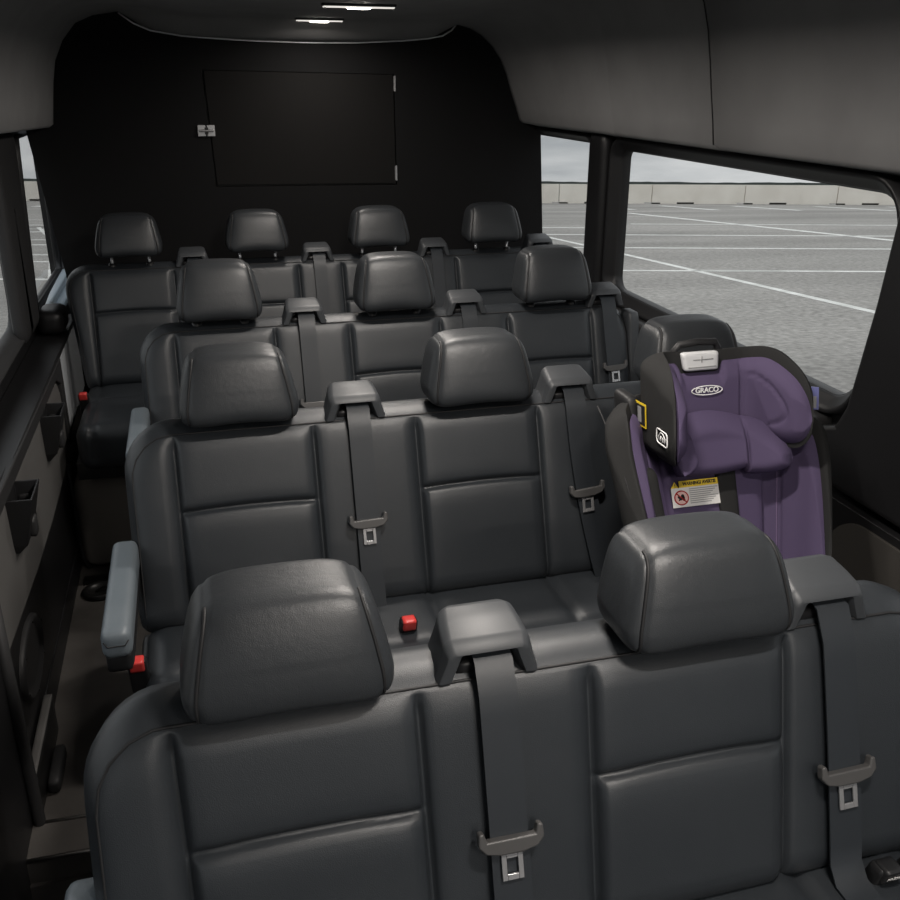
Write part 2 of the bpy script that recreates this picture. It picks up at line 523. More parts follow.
def seat_belt(root, c, yr, ztong, dx=0.0, bottom=.60, tilt=0.0, over=None):
    off = .023
    def on_back(z, o=off): return yr + (z-1.0)*SL - o*.947, z + o*.322
    path = []
    for y, z in ((yr+.030, 1.030), (yr+.012, 1.032), (yr-.006, 1.026)):
        path.append(Vector((c, y, z)))
    z = .985
    while z > bottom:
        k = (1.0-z)/.4
        y, zz = on_back(z)
        path.append(Vector((c + dx*k*k, y, zz))); z -= .02
    if over:
        e = path[-1]
        for dy, zo in ((-.016, over+.014), (-.04, over+.013), (-.09, over+.013), (-.16, over+.013)): path.append(Vector((e.x, e.y+dy, zo)))
    V, F = strip(path, .044, .0022)
    ob = link_mesh('seat_belt', V, F, M['webbing'], root, True)
    e = ob.modifiers.new('edges', 'EDGE_SPLIT'); e.split_angle = math.radians(50)
    k = (1-ztong)/.4; cx = c + dx*k*k
    T = Vector((1, 0, tilt)).normalized()
    dn = Vector((0, -SL, -1)).normalized()
    o = Vector((cx, *on_back(ztong, off+.005)))
    # tongue grip : a bar with up-turned ends
    P = [(-.037, .013), (-.031, .014), (-.028, .003), (.028, .003), (.031, .014), (.037, .013), (.038, -.002), (.030, -.011), (.012, -.015), (-.012, -.015), (-.030, -.011), (-.038, -.002)]
    V = []
    for d in (-.006, .006):
        for a, b_ in P: V.append(o + T*a - dn*b_ + NB*d)
    n = len(P)
    F = [(k_, (k_+1) % n, n+(k_+1) % n, n+k_) for k_ in range(n)] + [(5,4,3,8,7,6), (2,1,0,11,10,9), (2,9,8,3), (n+6,n+7,n+8,n+3,n+4,n+5), (n+9,n+10,n+11,n+0,n+1,n+2), (n+3,n+8,n+9,n+2)]
    link_mesh('belt_tongue', V, F, M['tongue'], ob, False, bevel=.0025, seg=2)
    mb = MB()
    def bar(a0, a1, b0, b1):
        v = []
        for d in (-.0015, .0015):
            for a, b_ in ((a0,b0),(a1,b0),(a1,b1),(a0,b1)): v.append(o + T*a - dn*b_ + NB*d)
        mb.add(v, [(0,1,2,3),(4,7,6,5),(0,4,5,1),(1,5,6,2),(2,6,7,3),(3,7,4,0)])
    bar(-.0125, -.0065, -.046, -.014); bar(.0065, .0125, -.046, -.014); bar(-.0065, .0065, -.046, -.039); bar(-.0065, .0065, -.021, -.014)
    mb.build('latch_plate', M['chrome'], ob, False, bevel=.0008, seg=1)
    return ob

def cushion(root, yr, x0, x1, seams, ztop=.645, rise=0.0):
    th = .150
    yb, yf = yr-.045, yr-.57
    def fn(p, n):
        if n.z > -.2:
            for s in seams:
                d = abs(p.x-s); g = .008*math.exp(-(d/.006)**2) + .004*math.exp(-(d/.02)**2)
                p = p - n*g
            d = abs(p.y-(yf+.30)); m = 1
            p = p - n*.006*math.exp(-(d/.007)**2)
        t = (p.y-yf)/(yb-yf)
        return p + Vector((0, 0, rise*(1-t)**2*(1 if p.z > .55 else .4) ))
    nx = max(20, int((x1-x0)/.009))
    V, F = softbox(x0, x1, yf, yb, ztop-th, ztop, .048, (nx, 46, 14), fn)
    return link_mesh('seat_cushion', V, F, M['leather'], root)

def armrest(root, yr, far=-.05):
    xa, xb = -.196, -.150
    def fn(p, n):
        return p + Vector((0, 0, -.02*(p.y-(yr-.06))/-.35*0))
    V, F = softbox(xa, xb, yr-.375, yr+far, .772, .822, .014, (8, 30, 8))
    a = link_mesh('armrest', V, F, M['leather_grey'], root)
    a['label'] = 'grey leather armrest pad on aisle end'
    mb = MB(); mb.add(*softbox(xa+.002, xb-.002, yr-.365, yr-.05, .742, .778, .008, (4, 20, 4)))
    mb.build('armrest_base', M['plastic_dark'], a)
    mb = MB()
    mb.tube([(xa+.004, yr-.373, .806), (xa+.010, yr-.3755, .798), (xb-.010, yr-.3755, .798), (xb-.004, yr-.373, .806)], .0012, 5)
    mb.build('stitching', M['piping'], a)
    return a

def buckle(root, x, y, z, mat, name='buckle', lean=.3, lettering=False):
    mb = MB()
    V, F = softbox(x-.016, x+.016, y-.012, y+.012, z-.055, z+.026, .005, (6, 5, 10), lambda p, n: p + Vector((0, -(p.z-z)*lean, 0)))
    mb.add(V, F)
    b = mb.build(name, M['plastic_dark'], root)
    mb = MB()
    V, F = softbox(x-.0125, x+.0125, y-.0165, y+.009, z+.004, z+.029, .003, (5, 4, 5), lambda p, n: p + Vector((0, -(p.z-z)*lean, 0)))
    mb.add(V, F); mb.build('release_button', mat, b)
    if lettering: text_mesh('button_lettering', 'PRESS', .0075, .0003, M['label_white'], b, (x, y-.0175-.0165*lean, z+.0165), (1, 0, 0), (0, -lean, 1))
    return b

def bench(yr, x0, x1, seams, centres, guides, label, hr, posts=False, arm=True, right_arm=None, tongues=None, red=(), black=(), tuck=0, hr_c=None, zc=.862, shifts=None, leg_in=.09, zb=.652, left_tuck=0.0, ltop=0.0):
    root = empty('bench_seat', ((x0+x1)/2, yr-.25, FLOOR))
    tag(root, label, 'bench seat', 'black leather bench seats in rows')
    backrest(root, yr, x0, x1, seams, centres, tuck, zc, shifts, zb, left_tuck)
    for c in (hr_c or centres): headrest(root, c, yr, hr[0], hr[1], posts)
    for g, zt, dx, tl in guides:
        belt_guide(root, g, yr)
        seat_belt(root, g, yr, zt, dx, zb+.02 if zb > .68 else .60, tl, zb if zb > .68 else None)
    cushion(root, yr, x0-.005+left_tuck*.7, x1+.005-tuck*.6, seams, zb+.010, .008 if left_tuck else 0)
    if arm: armrest(root, yr, .012 if zb > .68 else -.045)
    for x, y in red: buckle(root, x, y, zb+.012, M['red'])
    for x, y in black: buckle(root, x, y, zb+.012, M['plastic_dark'], lettering=True)
    # base: side shields, cross tubes and legs
    f = MB(); f.box(x0+.02, x1-.02-tuck*.6, yr-.54, yr-.10, .455, .515+max(0, zb-.66)); f.build('seat_frame', M['steel_black'], root, False, bevel=.004)
    if arm:
        s = MB(); s.add(*softbox(x0-.020, x0+.005, yr-.26, yr-.02, .44, .60, .010, (4, 14, 14))); s.build('side_shield', M['plastic_dark'], root)
    for lx in (x0+leg_in, x1-.09):
        for ly in (yr-.49, yr-.18):
            l = MB(); l.tube([(lx, ly, FLOOR+.006), (lx, ly, .457)], .017, 10); l.box(lx-.04, lx+.04, ly-.045, ly+.045, FLOOR, FLOOR+.012)
            l.build('leg', M['steel_black'], root, False)
    if right_arm:
        V, F = softbox(right_arm, right_arm+.035, yr-.02, yr+.045, .70, .985, .010, (5, 6, 18), lambda p, n: p + Vector((0, (p.z-1.0)*.2, 0)))
        ra = link_mesh('raised_armrest', V, F, M['plastic'], root)
        ra['label'] = 'dark plastic folded up armrest'
    return root

S3 = [-.070, .190, .392, .647, .846, 1.098]
C3 = [.060, .520, .972]
bench(.83, -.148, .872, S3[:4]+[], C3[:2], [(.276, .836, -.002, 0), (.707, .834, -.016, .02)],
      'black leather bench seat nearest the camera, with two headrests', (1.008, 1.133),
      black=((.742, .703), (.782, .700)), tuck=.08, zc=.873, zb=.700, hr_c=[.055, .535], shifts=[.012, 0, -.012, -.022])
bench(1.70, -.148, 1.125, S3, C3, [(.278, .815, 0, .02), (.725, .828, .05, .10)],
      'black leather bench seat holding the purple child car seat', (1.012, 1.148),
      red=((-.160, 1.458), (.321, 1.466)), hr_c=[.056, .526, .996])
bench(2.48, -.148, 1.205, S3, C3, [(.275, .80, 0, 0), (.728, .80, 0, 0), (1.150, .835, .02, .06)],
      'black leather bench seat just behind the row with the child car seat', (1.022, 1.172), right_arm=1.213, hr_c=[.052, .522, .985])
S4 = [-.351, -.074, .080, .360, .518, .800, .946, 1.240]
bench(3.40, -.430, 1.345, S4, [-.213, .220, .660, 1.095], [(-.003, .80, 0, 0), (.435, .80, 0, 0), (.872, .80, 0, 0), (1.29, .80, 0, 0)],
      'rearmost black leather bench seat with four headrests against the black bulkhead', (1.040, 1.182), posts=True, arm=False, leg_in=.40, zb=.622, left_tuck=.05,
      red=((-.392, 3.115),))

# ------------------------------------------------------------------ child car seat
CX, CY = .920, 1.505
LEAN = .22
def cs(x, y, z):
    # the shell reclines more below the head support
    t = min(1.3, max(0, (1.0-z)/.2)); x *= 1 - (.28 if x > 0 else .10)*t
    return Vector((CX+x, CY+y+(z-1.06)*LEAN - .30*max(0, 1.0-z), z))

def smooth_path(pts, n):
    """Catmull-Rom resample"""
    P = [Vector((*p, 0)) for p in pts]; P = [P[0]*2-P[1]] + P + [P[-1]*2-P[-2]]
    dense_ = []
    for i in range(1, len(P)-2):
        for k in range(12):
            t = k/12
            a, b_, c, d = P[i-1], P[i], P[i+1], P[i+2]
            dense_.append(.5*((2*b_)+(c-a)*t+(2*a-5*b_+4*c-d)*t*t+(3*b_-a-3*c+d)*t**3))
    dense_.append(P[-2])
    L = [0]
    for a, b_ in zip(dense_[:-1], dense_[1:]): L.append(L[-1]+(b_-a).length)
    out = []
    for k in range(n+1):
        s = L[-1]*k/n; i = 0
        while i < len(L)-2 and L[i+1] < s: i += 1
        t = (s-L[i])/max(L[i+1]-L[i], 1e-9)
        out.append(dense_[i].lerp(dense_[i+1], min(1, t)))
    return out

def u_slab(path, zlo, zhi, tin, tout, s0=0., s1=1., n=72, m=30, grooves=(), power=.35, gdepth=.5, taper=None):
    """slab bent along a U path; zlo(s), zhi(s) edges; tin/tout thickness inward/outward, edges rounded"""
    P = smooth_path(path, n)
    V = []; ins = []; outs = []
    for i in range(n+1):
        s = i/n
        a = P[max(i-1, 0)]; c = P[min(i+1, n)]
        t = (c-a).normalized(); nin = Vector((t.y, -t.x, 0))   # towards the sitter (front / inside)
        z0, z1 = zlo(s), zhi(s)
        if z1 < z0+.004: z0, z1 = .5*(z0+z1)-.002, .5*(z0+z1)+.002
        tout_ = tout if not taper else (taper[0] if s < .5 else taper[1]) + (tout-(taper[0] if s < .5 else taper[1]))*min(1, min(s, 1-s)/.22)
        ri = []; ro = []
        for j in range(m+1):
            h = j/m
            hh = .5-.5*math.cos(PI*h)
            z = z0+(z1-z0)*hh
            eh = min(min(hh, 1-hh)*(z1-z0)/.03, min(s, 1-s)*2.2/.16, 1)
            w = math.sin(max(0, min(1, eh))*PI/2)**.7
            g = 1
            for gf in grooves: g -= gdepth*gf(s, hh)
            ti = tin*w*max(g, .1); to = tout_*w
            q = P[i]
            pi_ = cs(q.x+nin.x*ti, q.y+nin.y*ti, z); po = cs(q.x-nin.x*to, q.y-nin.y*to, z)
            ri.append(len(V)); V.append(pi_); ro.append(len(V)); V.append(po)
        ins.append(ri); outs.append(ro)
    F = []
    for i in range(n):
        for j in range(m):
            F.append((ins[i][j], ins[i+1][j], ins[i+1][j+1], ins[i][j+1]))
            F.append((outs[i][j], outs[i][j+1], outs[i+1][j+1], outs[i+1][j]))
    for i in range(n):
        F.append((ins[i][0], outs[i][0], outs[i+1][0], ins[i+1][0])); F.append((ins[i][m], ins[i+1][m], outs[i+1][m], outs[i][m]))
    for j in range(m):
        F.append((ins[0][j], ins[0][j+1], outs[0][j+1], outs[0][j])); F.append((ins[n][j], outs[n][j], outs[n][j+1], ins[n][j+1]))
    return V, F, P

seat = empty('child_car_seat', (CX, 1.38, .672))
tag(seat, 'purple and charcoal child car seat strapped on the second bench by the window', 'car seat')

def lerp(a, b_, t): return a+(b_-a)*t
def bell(s, c, w): return math.exp(-((s-c)/w)**2)
# lower shell: black outside, purple liner
LP = [(-.215, -.125), (-.190, -.045), (-.125, .025), (0, .035), (.125, .025), (.180, -.045), (.200, -.125)]
def l_hi(s):
    e = abs(s-.5)*2
    top = 1.065 if s < .5 else 1.025
    if e > .80: return top - .20*((e-.80)/.20)**2.2
    return top
def l_lo(s):
    e = abs(s-.5)*2
    return .70 + (.05*((e-.8)/.2)**2 if e > .8 else 0)
V, F, P = u_slab(LP, l_lo, l_hi, .006, .034, taper=(.042, .014))
shell = link_mesh('seat_shell', V, F, M['fabric_black'], seat)
LP2 = [(-.203, -.112), (-.180, -.042), (-.118, .020), (0, .029), (.118, .020), (.172, -.042), (.193, -.120)]
gl_ = [lambda s, h: math.exp(-((s-.80)/.006)**2), lambda s, h: math.exp(-((s-.20)/.006)**2), lambda s, h: math.exp(-((s-.66)/.006)**2), lambda s, h: math.exp(-((s-.34)/.006)**2)]
V, F, P2 = u_slab(LP2, lambda s: l_lo(s)+.02, lambda s: l_hi(s)-.020-.03*max(0, abs(s-.5)*2-.75)/.25, .018, .003, grooves=gl_, n=96)
link_mesh('side_liner', V, F, M['purple'], seat)['label'] = 'purple fabric liner of the lower seat'
# stitched lines on the lower wings
mb = MB()
for s in (.80, .925):
    pts = []
    for k in range(20):
        z = lerp(.76, l_hi(s)-.05, k/19); i = int(s*96)
        q = P2[i]; a = P2[i-1]; c = P2[i+1]; t = (c-a).normalized()
        ww = .0185 if s < .9 else .0165
        pts.append(cs(q.x+t.y*ww, q.y-t.x*ww, z))
    mb.tube(pts, .0011, 5)
mb.build('stitching', M['purple_seam'], seat)
# piping on the shell's front rim
mb = MB()
for sgn in (0,):
    pts = []
    for k in range(24):
        z = lerp(.78, 1.06 if sgn == 0 else 1.03, k/23)
        q = P[3 if sgn == 0 else -4]
        e = max(0, (k/23-.55)/.45)
        qq = Vector((q.x, q.y, 0)) + Vector((0, .10*e**2.2, 0))
        pts.append(cs(qq.x - (.020 if sgn == 0 else -.020), qq.y-.006, z))
    mb = MB(); mb.tube(pts, .0018, 6); mb.build('rim_piping', M['piping'], shell)

# headrest of the car seat
HP = [(-.140, -.140), (-.122, -.085), (-.104, -.025), (-.070, .004), (0, .008), (.070, .004), (.100, -.025), (.114, -.085), (.128, -.150)]
def h_hi(s):
    e = abs(s-.5)*2
    top = 1.142 + .012*bell(e, .55, .2)
    if e > .62:
        k = (e-.62)/.38; return lerp(1.065, top, math.sqrt(max(0, 1-k**3)))
    return top
def h_lo(s):
    e = abs(s-.5)*2
    if e > .62:
        k = (e-.62)/.38; return lerp(1.050, .970 if s < .5 else .984, math.sqrt(max(0, 1-k**3)))
    return .970 - .02*(1-e/.62)
V, F, P = u_slab(HP, h_lo, h_hi, .004, .042, n=96, taper=(.012, .010))
hs_ = link_mesh('headrest_shell', V, F, M['fabric_black'], seat)
HP2 = [(-.137, -.148), (-.118, -.082), (-.100, -.025), (-.068, .000), (0, .004), (.068, .000), (.096, -.025), (.110, -.082), (.126, -.149)]
def ring_groove(s, h):
    # oval seam on each wing
    v = 0
    for u in ((.335-s)/.335, (s-.645)/.355):
        if u > 0:
            d = math.hypot(u/.74, (h-.48)/.36)
            v += math.exp(-((d-1)/.035)**2)*.6
    return v
def notch(s): return 1
def hp_hi(s):
    z = h_hi(s)-.020
    u = (s-.47)/.085
    if abs(u) < 1.25:
        z -= .019*min(1, max(0, (1.25-abs(u))/.25))
    return z
V, F, P3 = u_slab(HP2, lambda s: h_lo(s)+.008, hp_hi, .020, .003, n=120, m=40,
   grooves=[lambda s, h: math.exp(-((s-.335)/.006)**2), lambda s, h: math.exp(-((s-.645)/.006)**2), ring_groove], gdepth=.45)
pad = link_mesh('headrest_pad', V, F, M['purple'], seat)
pad['label'] = 'purple padded head support with side wings'

# pillow insert
PP = [(-.116, -.112), (-.110, -.066), (-.088, -.036), (-.020, -.026), (.044, -.034), (.086, -.055), (.130, -.085)]
def p_hi(s):
    e = s
    c = 1.040
    if s < .22: return lerp(.985, 1.030, math.sin(s/.22*PI/2))
    if s > .70: 
        k = (s-.70)/.30; return lerp(.965, 1.030, math.sqrt(max(0, 1-k**1.8)))
    return 1.030 + .012*math.sin((s-.22)/.48*PI)
def p_lo(s):
    if s < .22: return lerp(.964, .938, s/.22)
    if s > .70:
        k = (s-.70)/.30; return lerp(.962, .930, math.sqrt(max(0, 1-k**1.8)))
    return .938 - .008*math.sin((s-.22)/.48*PI)
V, F, P4 = u_slab(PP, p_lo, p_hi, .040, .006, n=96, m=34,
   grooves=[lambda s, h: math.exp(-((s-.225)/.010)**2), lambda s, h: math.exp(-((s-.70-.03*math.sin(h*PI))/.010)**2)], gdepth=.40)
pl = link_mesh('head_pillow', V, F, M['purple'], seat)
pl['label'] = 'purple three lobed head pillow'

# inner back pad, strap, lower cushion
V, F = softbox(-.115, .115, -.012, .03, .70, .965, .014, (20, 5, 24))
link_mesh('back_pad', [cs(*v) for v in V], F, M['purple'], seat)
V, F = softbox(-.006, .040, -.022, -.008, .70, .955, .006, (5, 3, 24))
link_mesh('harness_pad', [cs(*v) for v in V], F, M['fabric_black'], seat)
V, F = softbox(-.205, -.140, -.05, -.02, .80, .955, .012, (6, 4, 14))
link_mesh('harness_pad', [cs(*v) for v in V], F, M['fabric_black'], seat)
V, F = softbox(CX-.165, CX+.165, 1.13, 1.44, .715, .785, .03, (24, 24, 8))
link_mesh('seat_pad', V, F, M['purple'], seat)
V, F = softbox(CX-.205, CX+.205, 1.10, 1.50, .672, .745, .030, (24, 24, 8))
link_mesh('seat_base', V, F, M['shell_plastic'], seat)
# side hinge cover and label, left of the headrest
V, F = softbox(-.176, -.150, -.02, .045, .975, 1.075, .010, (4, 8, 12))
hinge = link_mesh('headrest_bracket', [cs(*v) for v in V], F, M['shell_plastic'], seat)

# handle : black loop with silver grip
mb = MB()
mb.tube([cs(-.064, .02, 1.115), cs(-.063, .014, 1.142), cs(-.054, .010, 1.154), cs(-.015, .010, 1.158), cs(.022, .010, 1.156), cs(.030, .014, 1.144), cs(.032, .02, 1.115)], .007, 10)
hd = mb.build('adjuster_handle', M['shell_plastic'], seat)
V, F = softbox(-.052, .018, -.012, .004, 1.110, 1.144, .005, (12, 3, 8), lambda p, n: Vector((p.x*(1+.10*(p.z-1.106)/.036), p.y, p.z)))
grip = link_mesh('grip', [cs(*v) for v in V], F, M['silver_plastic'], hd)
grip['label'] = 'silver release grip'
mb = MB()
for v, f in (softbox(-.046, .012, -.0135, -.010, 1.1175, 1.1183, .0003, (2, 1, 1)), softbox(-.036, .006, -.0135, -.010, 1.131, 1.132, .0003, (2, 1, 1)), softbox(-.0185, -.0175, -.0135, -.010, 1.126, 1.138, .0003, (1, 1, 2))):
    mb.add([cs(*q) for q in v], f)
mb.build('grip_lines', M['label_grey'], hd)

UX = Vector((1, 0, 0)); UY = Vector((0, LEAN, 1)).normalized(); UN = UX.cross(UY)   # UN points to -y
def plane_pt(o, a, b_, d=0): return Vector(o) + UX*a + UY*b_ + UN*d
# logo : oval outline and lettering
LO = cs(-.011, -.019, 1.076)
mb = MB()
N = 40; LB = .0085
for sc_, r_ in ((1.0, .0011),):
    mb.tube([plane_pt(LO, 0.0320*sc_*math.cos(2*PI*k/N), LB*sc_*math.sin(2*PI*k/N)) for k in range(N)], r_, 5, True)
mb.build('logo_oval', M['white'], pad)
text_mesh('logo_lettering', 'GRACO', .0135, .0008, M['white'], pad, plane_pt(LO, 0, .0003), UX, UY, 1.02, .0002)

UY = Vector((0, LEAN+.30, 1)).normalized(); UN = UX.cross(UY)
UY_L = UY*.80
def plane_pt(o, a, b_, d=0): return Vector(o) + UX*a*.87 + UY_L*b_ + UN*d
# warning label
WO = cs(-.055, -.0185, .899)
ca, sa = math.cos(.0), math.sin(.0)
def card(name, a0, a1, b0, b1, d, mat, parent, th=.0008):
    v = [plane_pt(WO, a, b_, dd) for dd in (d, d+th) for a, b_ in ((a0,b0),(a1,b0),(a1,b1),(a0,b1))]
    return link_mesh(name, v, [(0,1,2,3),(4,7,6,5),(0,4,5,1),(1,5,6,2),(2,6,7,3),(3,7,4,0)], mat, parent, False)
wl = card('warning_label', -.058, .058, -.030, .016, .0, M['label_white'], seat)
wl['label'] = 'yellow and white warning label'
card('label_header', -.038, .058, .0155, .031, .0, M['label_yellow'], wl)
text_mesh('label_lettering', 'WARNING/ AVERTIS', .0088, .0004, M['label_black'], wl, plane_pt(WO, .010, .0235, .0012), UX, UY, .86, .0003)
# yellow alert triangle
v = [plane_pt(WO, a, b_, dd) for dd in (.0, .0010) for a, b_ in ((-.058, .0155), (-.040, .0155), (-.048, .030))]
link_mesh('alert_triangle', v, [(0,1,2), (5,4,3), (0,3,4,1), (1,4,5,2), (2,5,3,0)], M['label_yellow'], wl, False)
text_mesh('alert_mark', '!', .010, .0003, M['label_black'], wl, plane_pt(WO, -.0485, .0205, .0014), UX, UY)
mb = MB()
for k in range(8):
    b0 = .011 - k*.0047
    mbv = [plane_pt(WO, a, b_, dd) for dd in (.0008, .0011) for a, b_ in ((-.016, b0-.0012), (.052-.006*((k*5) % 4), b0-.0012), (.052-.006*((k*5) % 4), b0+.0008), (-.016, b0+.0008))]
    mb.add(mbv, [(0,1,2,3),(4,7,6,5),(0,4,5,1),(1,5,6,2),(2,6,7,3),(3,7,4,0)])
mb.build('label_fine_print', M['label_grey'], wl, False)
RC = (-.036, -.008)
v = [plane_pt(WO, RC[0]+.0165*math.cos(2*PI*k/28), RC[1]+.0165*math.sin(2*PI*k/28), d) for d in (.0008, .0011) for k in range(28)]
link_mesh('sign_disc', v, [tuple(range(28)), tuple(range(55, 27, -1))] + [(k, (k+1) % 28, 28+(k+1) % 28, 28+k) for k in range(28)], M['label_pink'], wl, False)
mb = MB()
mb.tube([plane_pt(WO, RC[0]+.0160*math.cos(2*PI*k/28), RC[1]+.0160*math.sin(2*PI*k/28), .0012) for k in range(28)], .0013, 5, True)
mb.tube([plane_pt(WO, RC[0]-.0115, RC[1]+.0115, .0016), plane_pt(WO, RC[0]+.0115, RC[1]-.0115, .0016)], .0013, 5)
mb.build('prohibition_sign', M['label_red'], wl)
mb = MB()
for a, b_, r_ in ((.003, .004, .0035), (-.002, -.001, .004), (.005, -.004, .0028), (-.006, .002, .0026)):
    mb.tube([plane_pt(WO, RC[0]+a, RC[1]+b_, .0010), plane_pt(WO, RC[0]+a, RC[1]+b_, .0013)], r_, 10)
mb.tube([plane_pt(WO, RC[0]-.007, RC[1]-.006, .0012), plane_pt(WO, RC[0]+.001, RC[1]-.001, .0012), plane_pt(WO, RC[0]+.008, RC[1]+.001, .0012)], .0012, 5)
mb.build('pictogram', M['label_black'], wl)

# small white icon on the outer face of the left wing
IO = Vector((.7690, 1.388, 1.031)); IY = Vector((0, -1, 0)); IZ = Vector((0, LEAN, 1)).normalized()
def ip(a, b_, d=.0012): return IO + IY*a + IZ*b_ + Vector((-d, 0, 0))
mb = MB()
mb.tube([ip(*q) for q in rrect(-.020, .020, -.0125, .0125, .006, 4)], .0013, 5, True)
ic = mb.build('printed_icon', M['white'], hs_)
for q in ([(-.010, -.007), (-.012, .001), (-.004, .008), (.004, .008), (.012, .001), (.010, -.007)], [(-.004, -.007), (-.004, .002)], [(.004, -.007), (.004, .002)]):
    m_ = MB(); m_.tube([ip(*k) for k in q], .0012, 5); m_.build('icon_line', M['white'], ic)
# yellow edged label on the bracket and blue guide tag on the right
YO = Vector((.7665, 1.470, 1.048)); YX = Vector((.12, -.99, 0)); YZ = Vector((0, LEAN, 1)).normalized(); YN = YX.cross(YZ).normalized()
def yp(a, b_, d): return YO + YX*a + YZ*b_ + YN*d
def yslab(name, a0, a1, b0, b1, d0, d1, mat, parent):
    return MB().add([yp(a, b_, d) for d in (d0, d1) for a, b_ in ((a0,b0),(a1,b0),(a1,b1),(a0,b1))], [(0,1,2,3),(4,7,6,5),(0,4,5,1),(1,5,6,2),(2,6,7,3),(3,7,4,0)]).build(name, mat, parent, False)
yl = yslab('guide_label', -.018, .018, -.022, .022, .001, .002, M['label_yellow'], seat)
yl['label'] = 'yellow edged black label on the left bracket'
yslab('label_face', -.015, .015, -.018, .018, .002, .0028, M['label_black'], yl)
yslab('label_fine_print', -.007, .004, -.014, .014, .0028, .0034, M['label_grey'], yl)
YO = Vector((1.092, 1.42, 1.068)); YX = Vector((.88, -.48, 0)); YN = YX.cross(YZ).normalized()
bt = yslab('belt_guide_tag', -.009, .009, -.021, .021, -.003, .003, M['blue_plastic'], seat)
bt['label'] = 'small violet blue belt guide tag'
yslab('tag_print', -.005, .005, -.018, .004, .003, .0036, M['label_grey'], bt)

# ------------------------------------------------------------------ van interior : the setting
structure(MB().box(-.50, 1.40, 1.665, 4.45, .04, FLOOR).box(-.215, 1.40, -1.35, 1.665, .04, FLOOR).build('floor', M['floor'], None, False))
structure(MB().box(-.50, -.215, -1.35, 1.665, -.20, -.12).box(-.225, -.215, -1.35, 1.665, -.12, .04).box(-.50, -.215, 1.655, 1.665, -.12, .04).build('floor_step', M['floor'], None, False))
mb = MB()
mb.tube([(-.455, 1.775, .101), (-.20, 1.765, .101)], .004, 6); mb.tube([(-.455, 1.668, .098), (-.205, 1.665, .098)], .005, 6)
structure(mb.build('trim_step', M['sill_metal']))

# roof lining profile (x, z)
RP = [(-.60, 1.435), (-.56, 1.440), (-.452, 1.452), (-.438, 1.462), (-.430, 1.52), (-.418, 1.60), (-.402, 1.67), (-.370, 1.735), (-.322, 1.790), (-.262, 1.816), (-.177, 1.829),
      (-.09, 1.824), (.03, 1.814), (.20, 1.810), (.43, 1.808), (.66, 1.808), (.83, 1.809), (.95, 1.812), (1.037, 1.810), (1.095, 1.796), (1.137, 1.775), (1.185, 1.735), (1.220, 1.688), (1.245, 1.635), (1.264, 1.578), (1.288, 1.515), (1.305, 1.466), (1.318, 1.455), (1.36, 1.448), (1.44, 1.430)]
ARC = [(-.177, 1.828), (-.13, 1.795), (-.076, 1.773), (.03, 1.757), (.15, 1.750), (.30, 1.744), (.484, 1.741), (.66, 1.743), (.83, 1.752), (.93, 1.761), (.985, 1.771), (1.02, 1.790), (1.037, 1.809)]
def interp(T, x):
    if x <= T[0][0]: return T[0][1]
    for (a, za), (b_, zb_) in zip(T[:-1], T[1:]):
        if x <= b_: return za+(zb_-za)*(x-a)/(b_-a)
    return T[-1][1]
RF = {(.83, 1.809): (.83, 1.83), (.95, 1.812): (.96, 1.85), (1.037, 1.810): (1.06, 1.868), (1.095, 1.796): (1.15, 1.862), (1.137, 1.775): (1.205, 1.840), (1.185, 1.735): (1.240, 1.795),
      (1.220, 1.688): (1.258, 1.735), (1.245, 1.635): (1.272, 1.665), (1.264, 1.578): (1.284, 1.592), (1.288, 1.515): (1.297, 1.520)}
RP2 = [RF.get(p, p) for p in RP]
xsr = []; xsf = []
for (a, za), (b_, zb_) in zip(RP2[:-1], RP2[1:]):
    q0 = RP[RP2.index((a, za))]; q1 = RP[RP2.index((b_, zb_))]
    k = max(1, int(math.hypot(q1[0]-q0[0], q1[1]-q0[1])/.045))
    for q in range(k): xsf.append((a+(b_-a)*q/k, za+(zb_-za)*q/k))
xsf.append(RP2[-1])
for (a, za), (b_, zb_) in zip(RP[:-1], RP[1:]):
    k = max(1, int(math.hypot(b_-a, zb_-za)/.045))
    for q in range(k): xsr.append((a+(b_-a)*q/k, za+(zb_-za)*q/k))
xsr.append(RP[-1])
ysr = [-1.35, -.6, 0, .6, 1.2, 1.8, 2.230, 2.2325, 2.2365, 2.2405, 2.243, 2.7, 2.84, 2.845, 2.85, 3.1, 3.35]
ysr += [3.35 + .395*k/12 for k in range(1, 13)]
V = []; F = []
for y in ysr:
    for (x, z), (xf, zf) in zip(xsr, xsf):
        dz = 0; ox = 0
        tf = min(1, max(0, (3.62-y)/1.0)); tf = tf*tf*(3-2*tf)
        xx, zz = x+(xf-x)*tf, z+(zf-z)*tf
        t = min(1, max(0, (y-3.53)/.21)); t = t*t*(3-2*t)
        if -.177 < x < 1.037: dz = -(z-min(z, interp(ARC, x)))*t
        if x < -.35 and z < 1.66: dz += .033*min(1.6, max(0, (3.72-y)/1.07))*(1.66-z)/.21
        if abs(y-2.2365) < .0042 and x > 1.0: ox = .014
        if abs(y-2.845) < .001 and x > 1.0: ox = .0012
        V.append((xx+ox, y, zz+dz+ox*.5))
n = len(xsr)
F = [(i*n+j, i*n+j+1, (i+1)*n+j+1, (i+1)*n+j) for i in range(len(ysr)-1) for j in range(n-1)]
ceil = structure(link_mesh('ceiling', V, F, M['headliner']))
md = ceil.modifiers.new('thick', 'SOLIDIFY'); md.thickness = .02; md.offset = 1
bm = bmesh.new(); bm.from_mesh(ceil.data)
if sum(f.normal.z for f in bm.faces) < 0: bmesh.ops.reverse_faces(bm, faces=bm.faces)
bm.to_mesh(ceil.data); bm.free()
for p in ceil.data.polygons: p.use_smooth = True

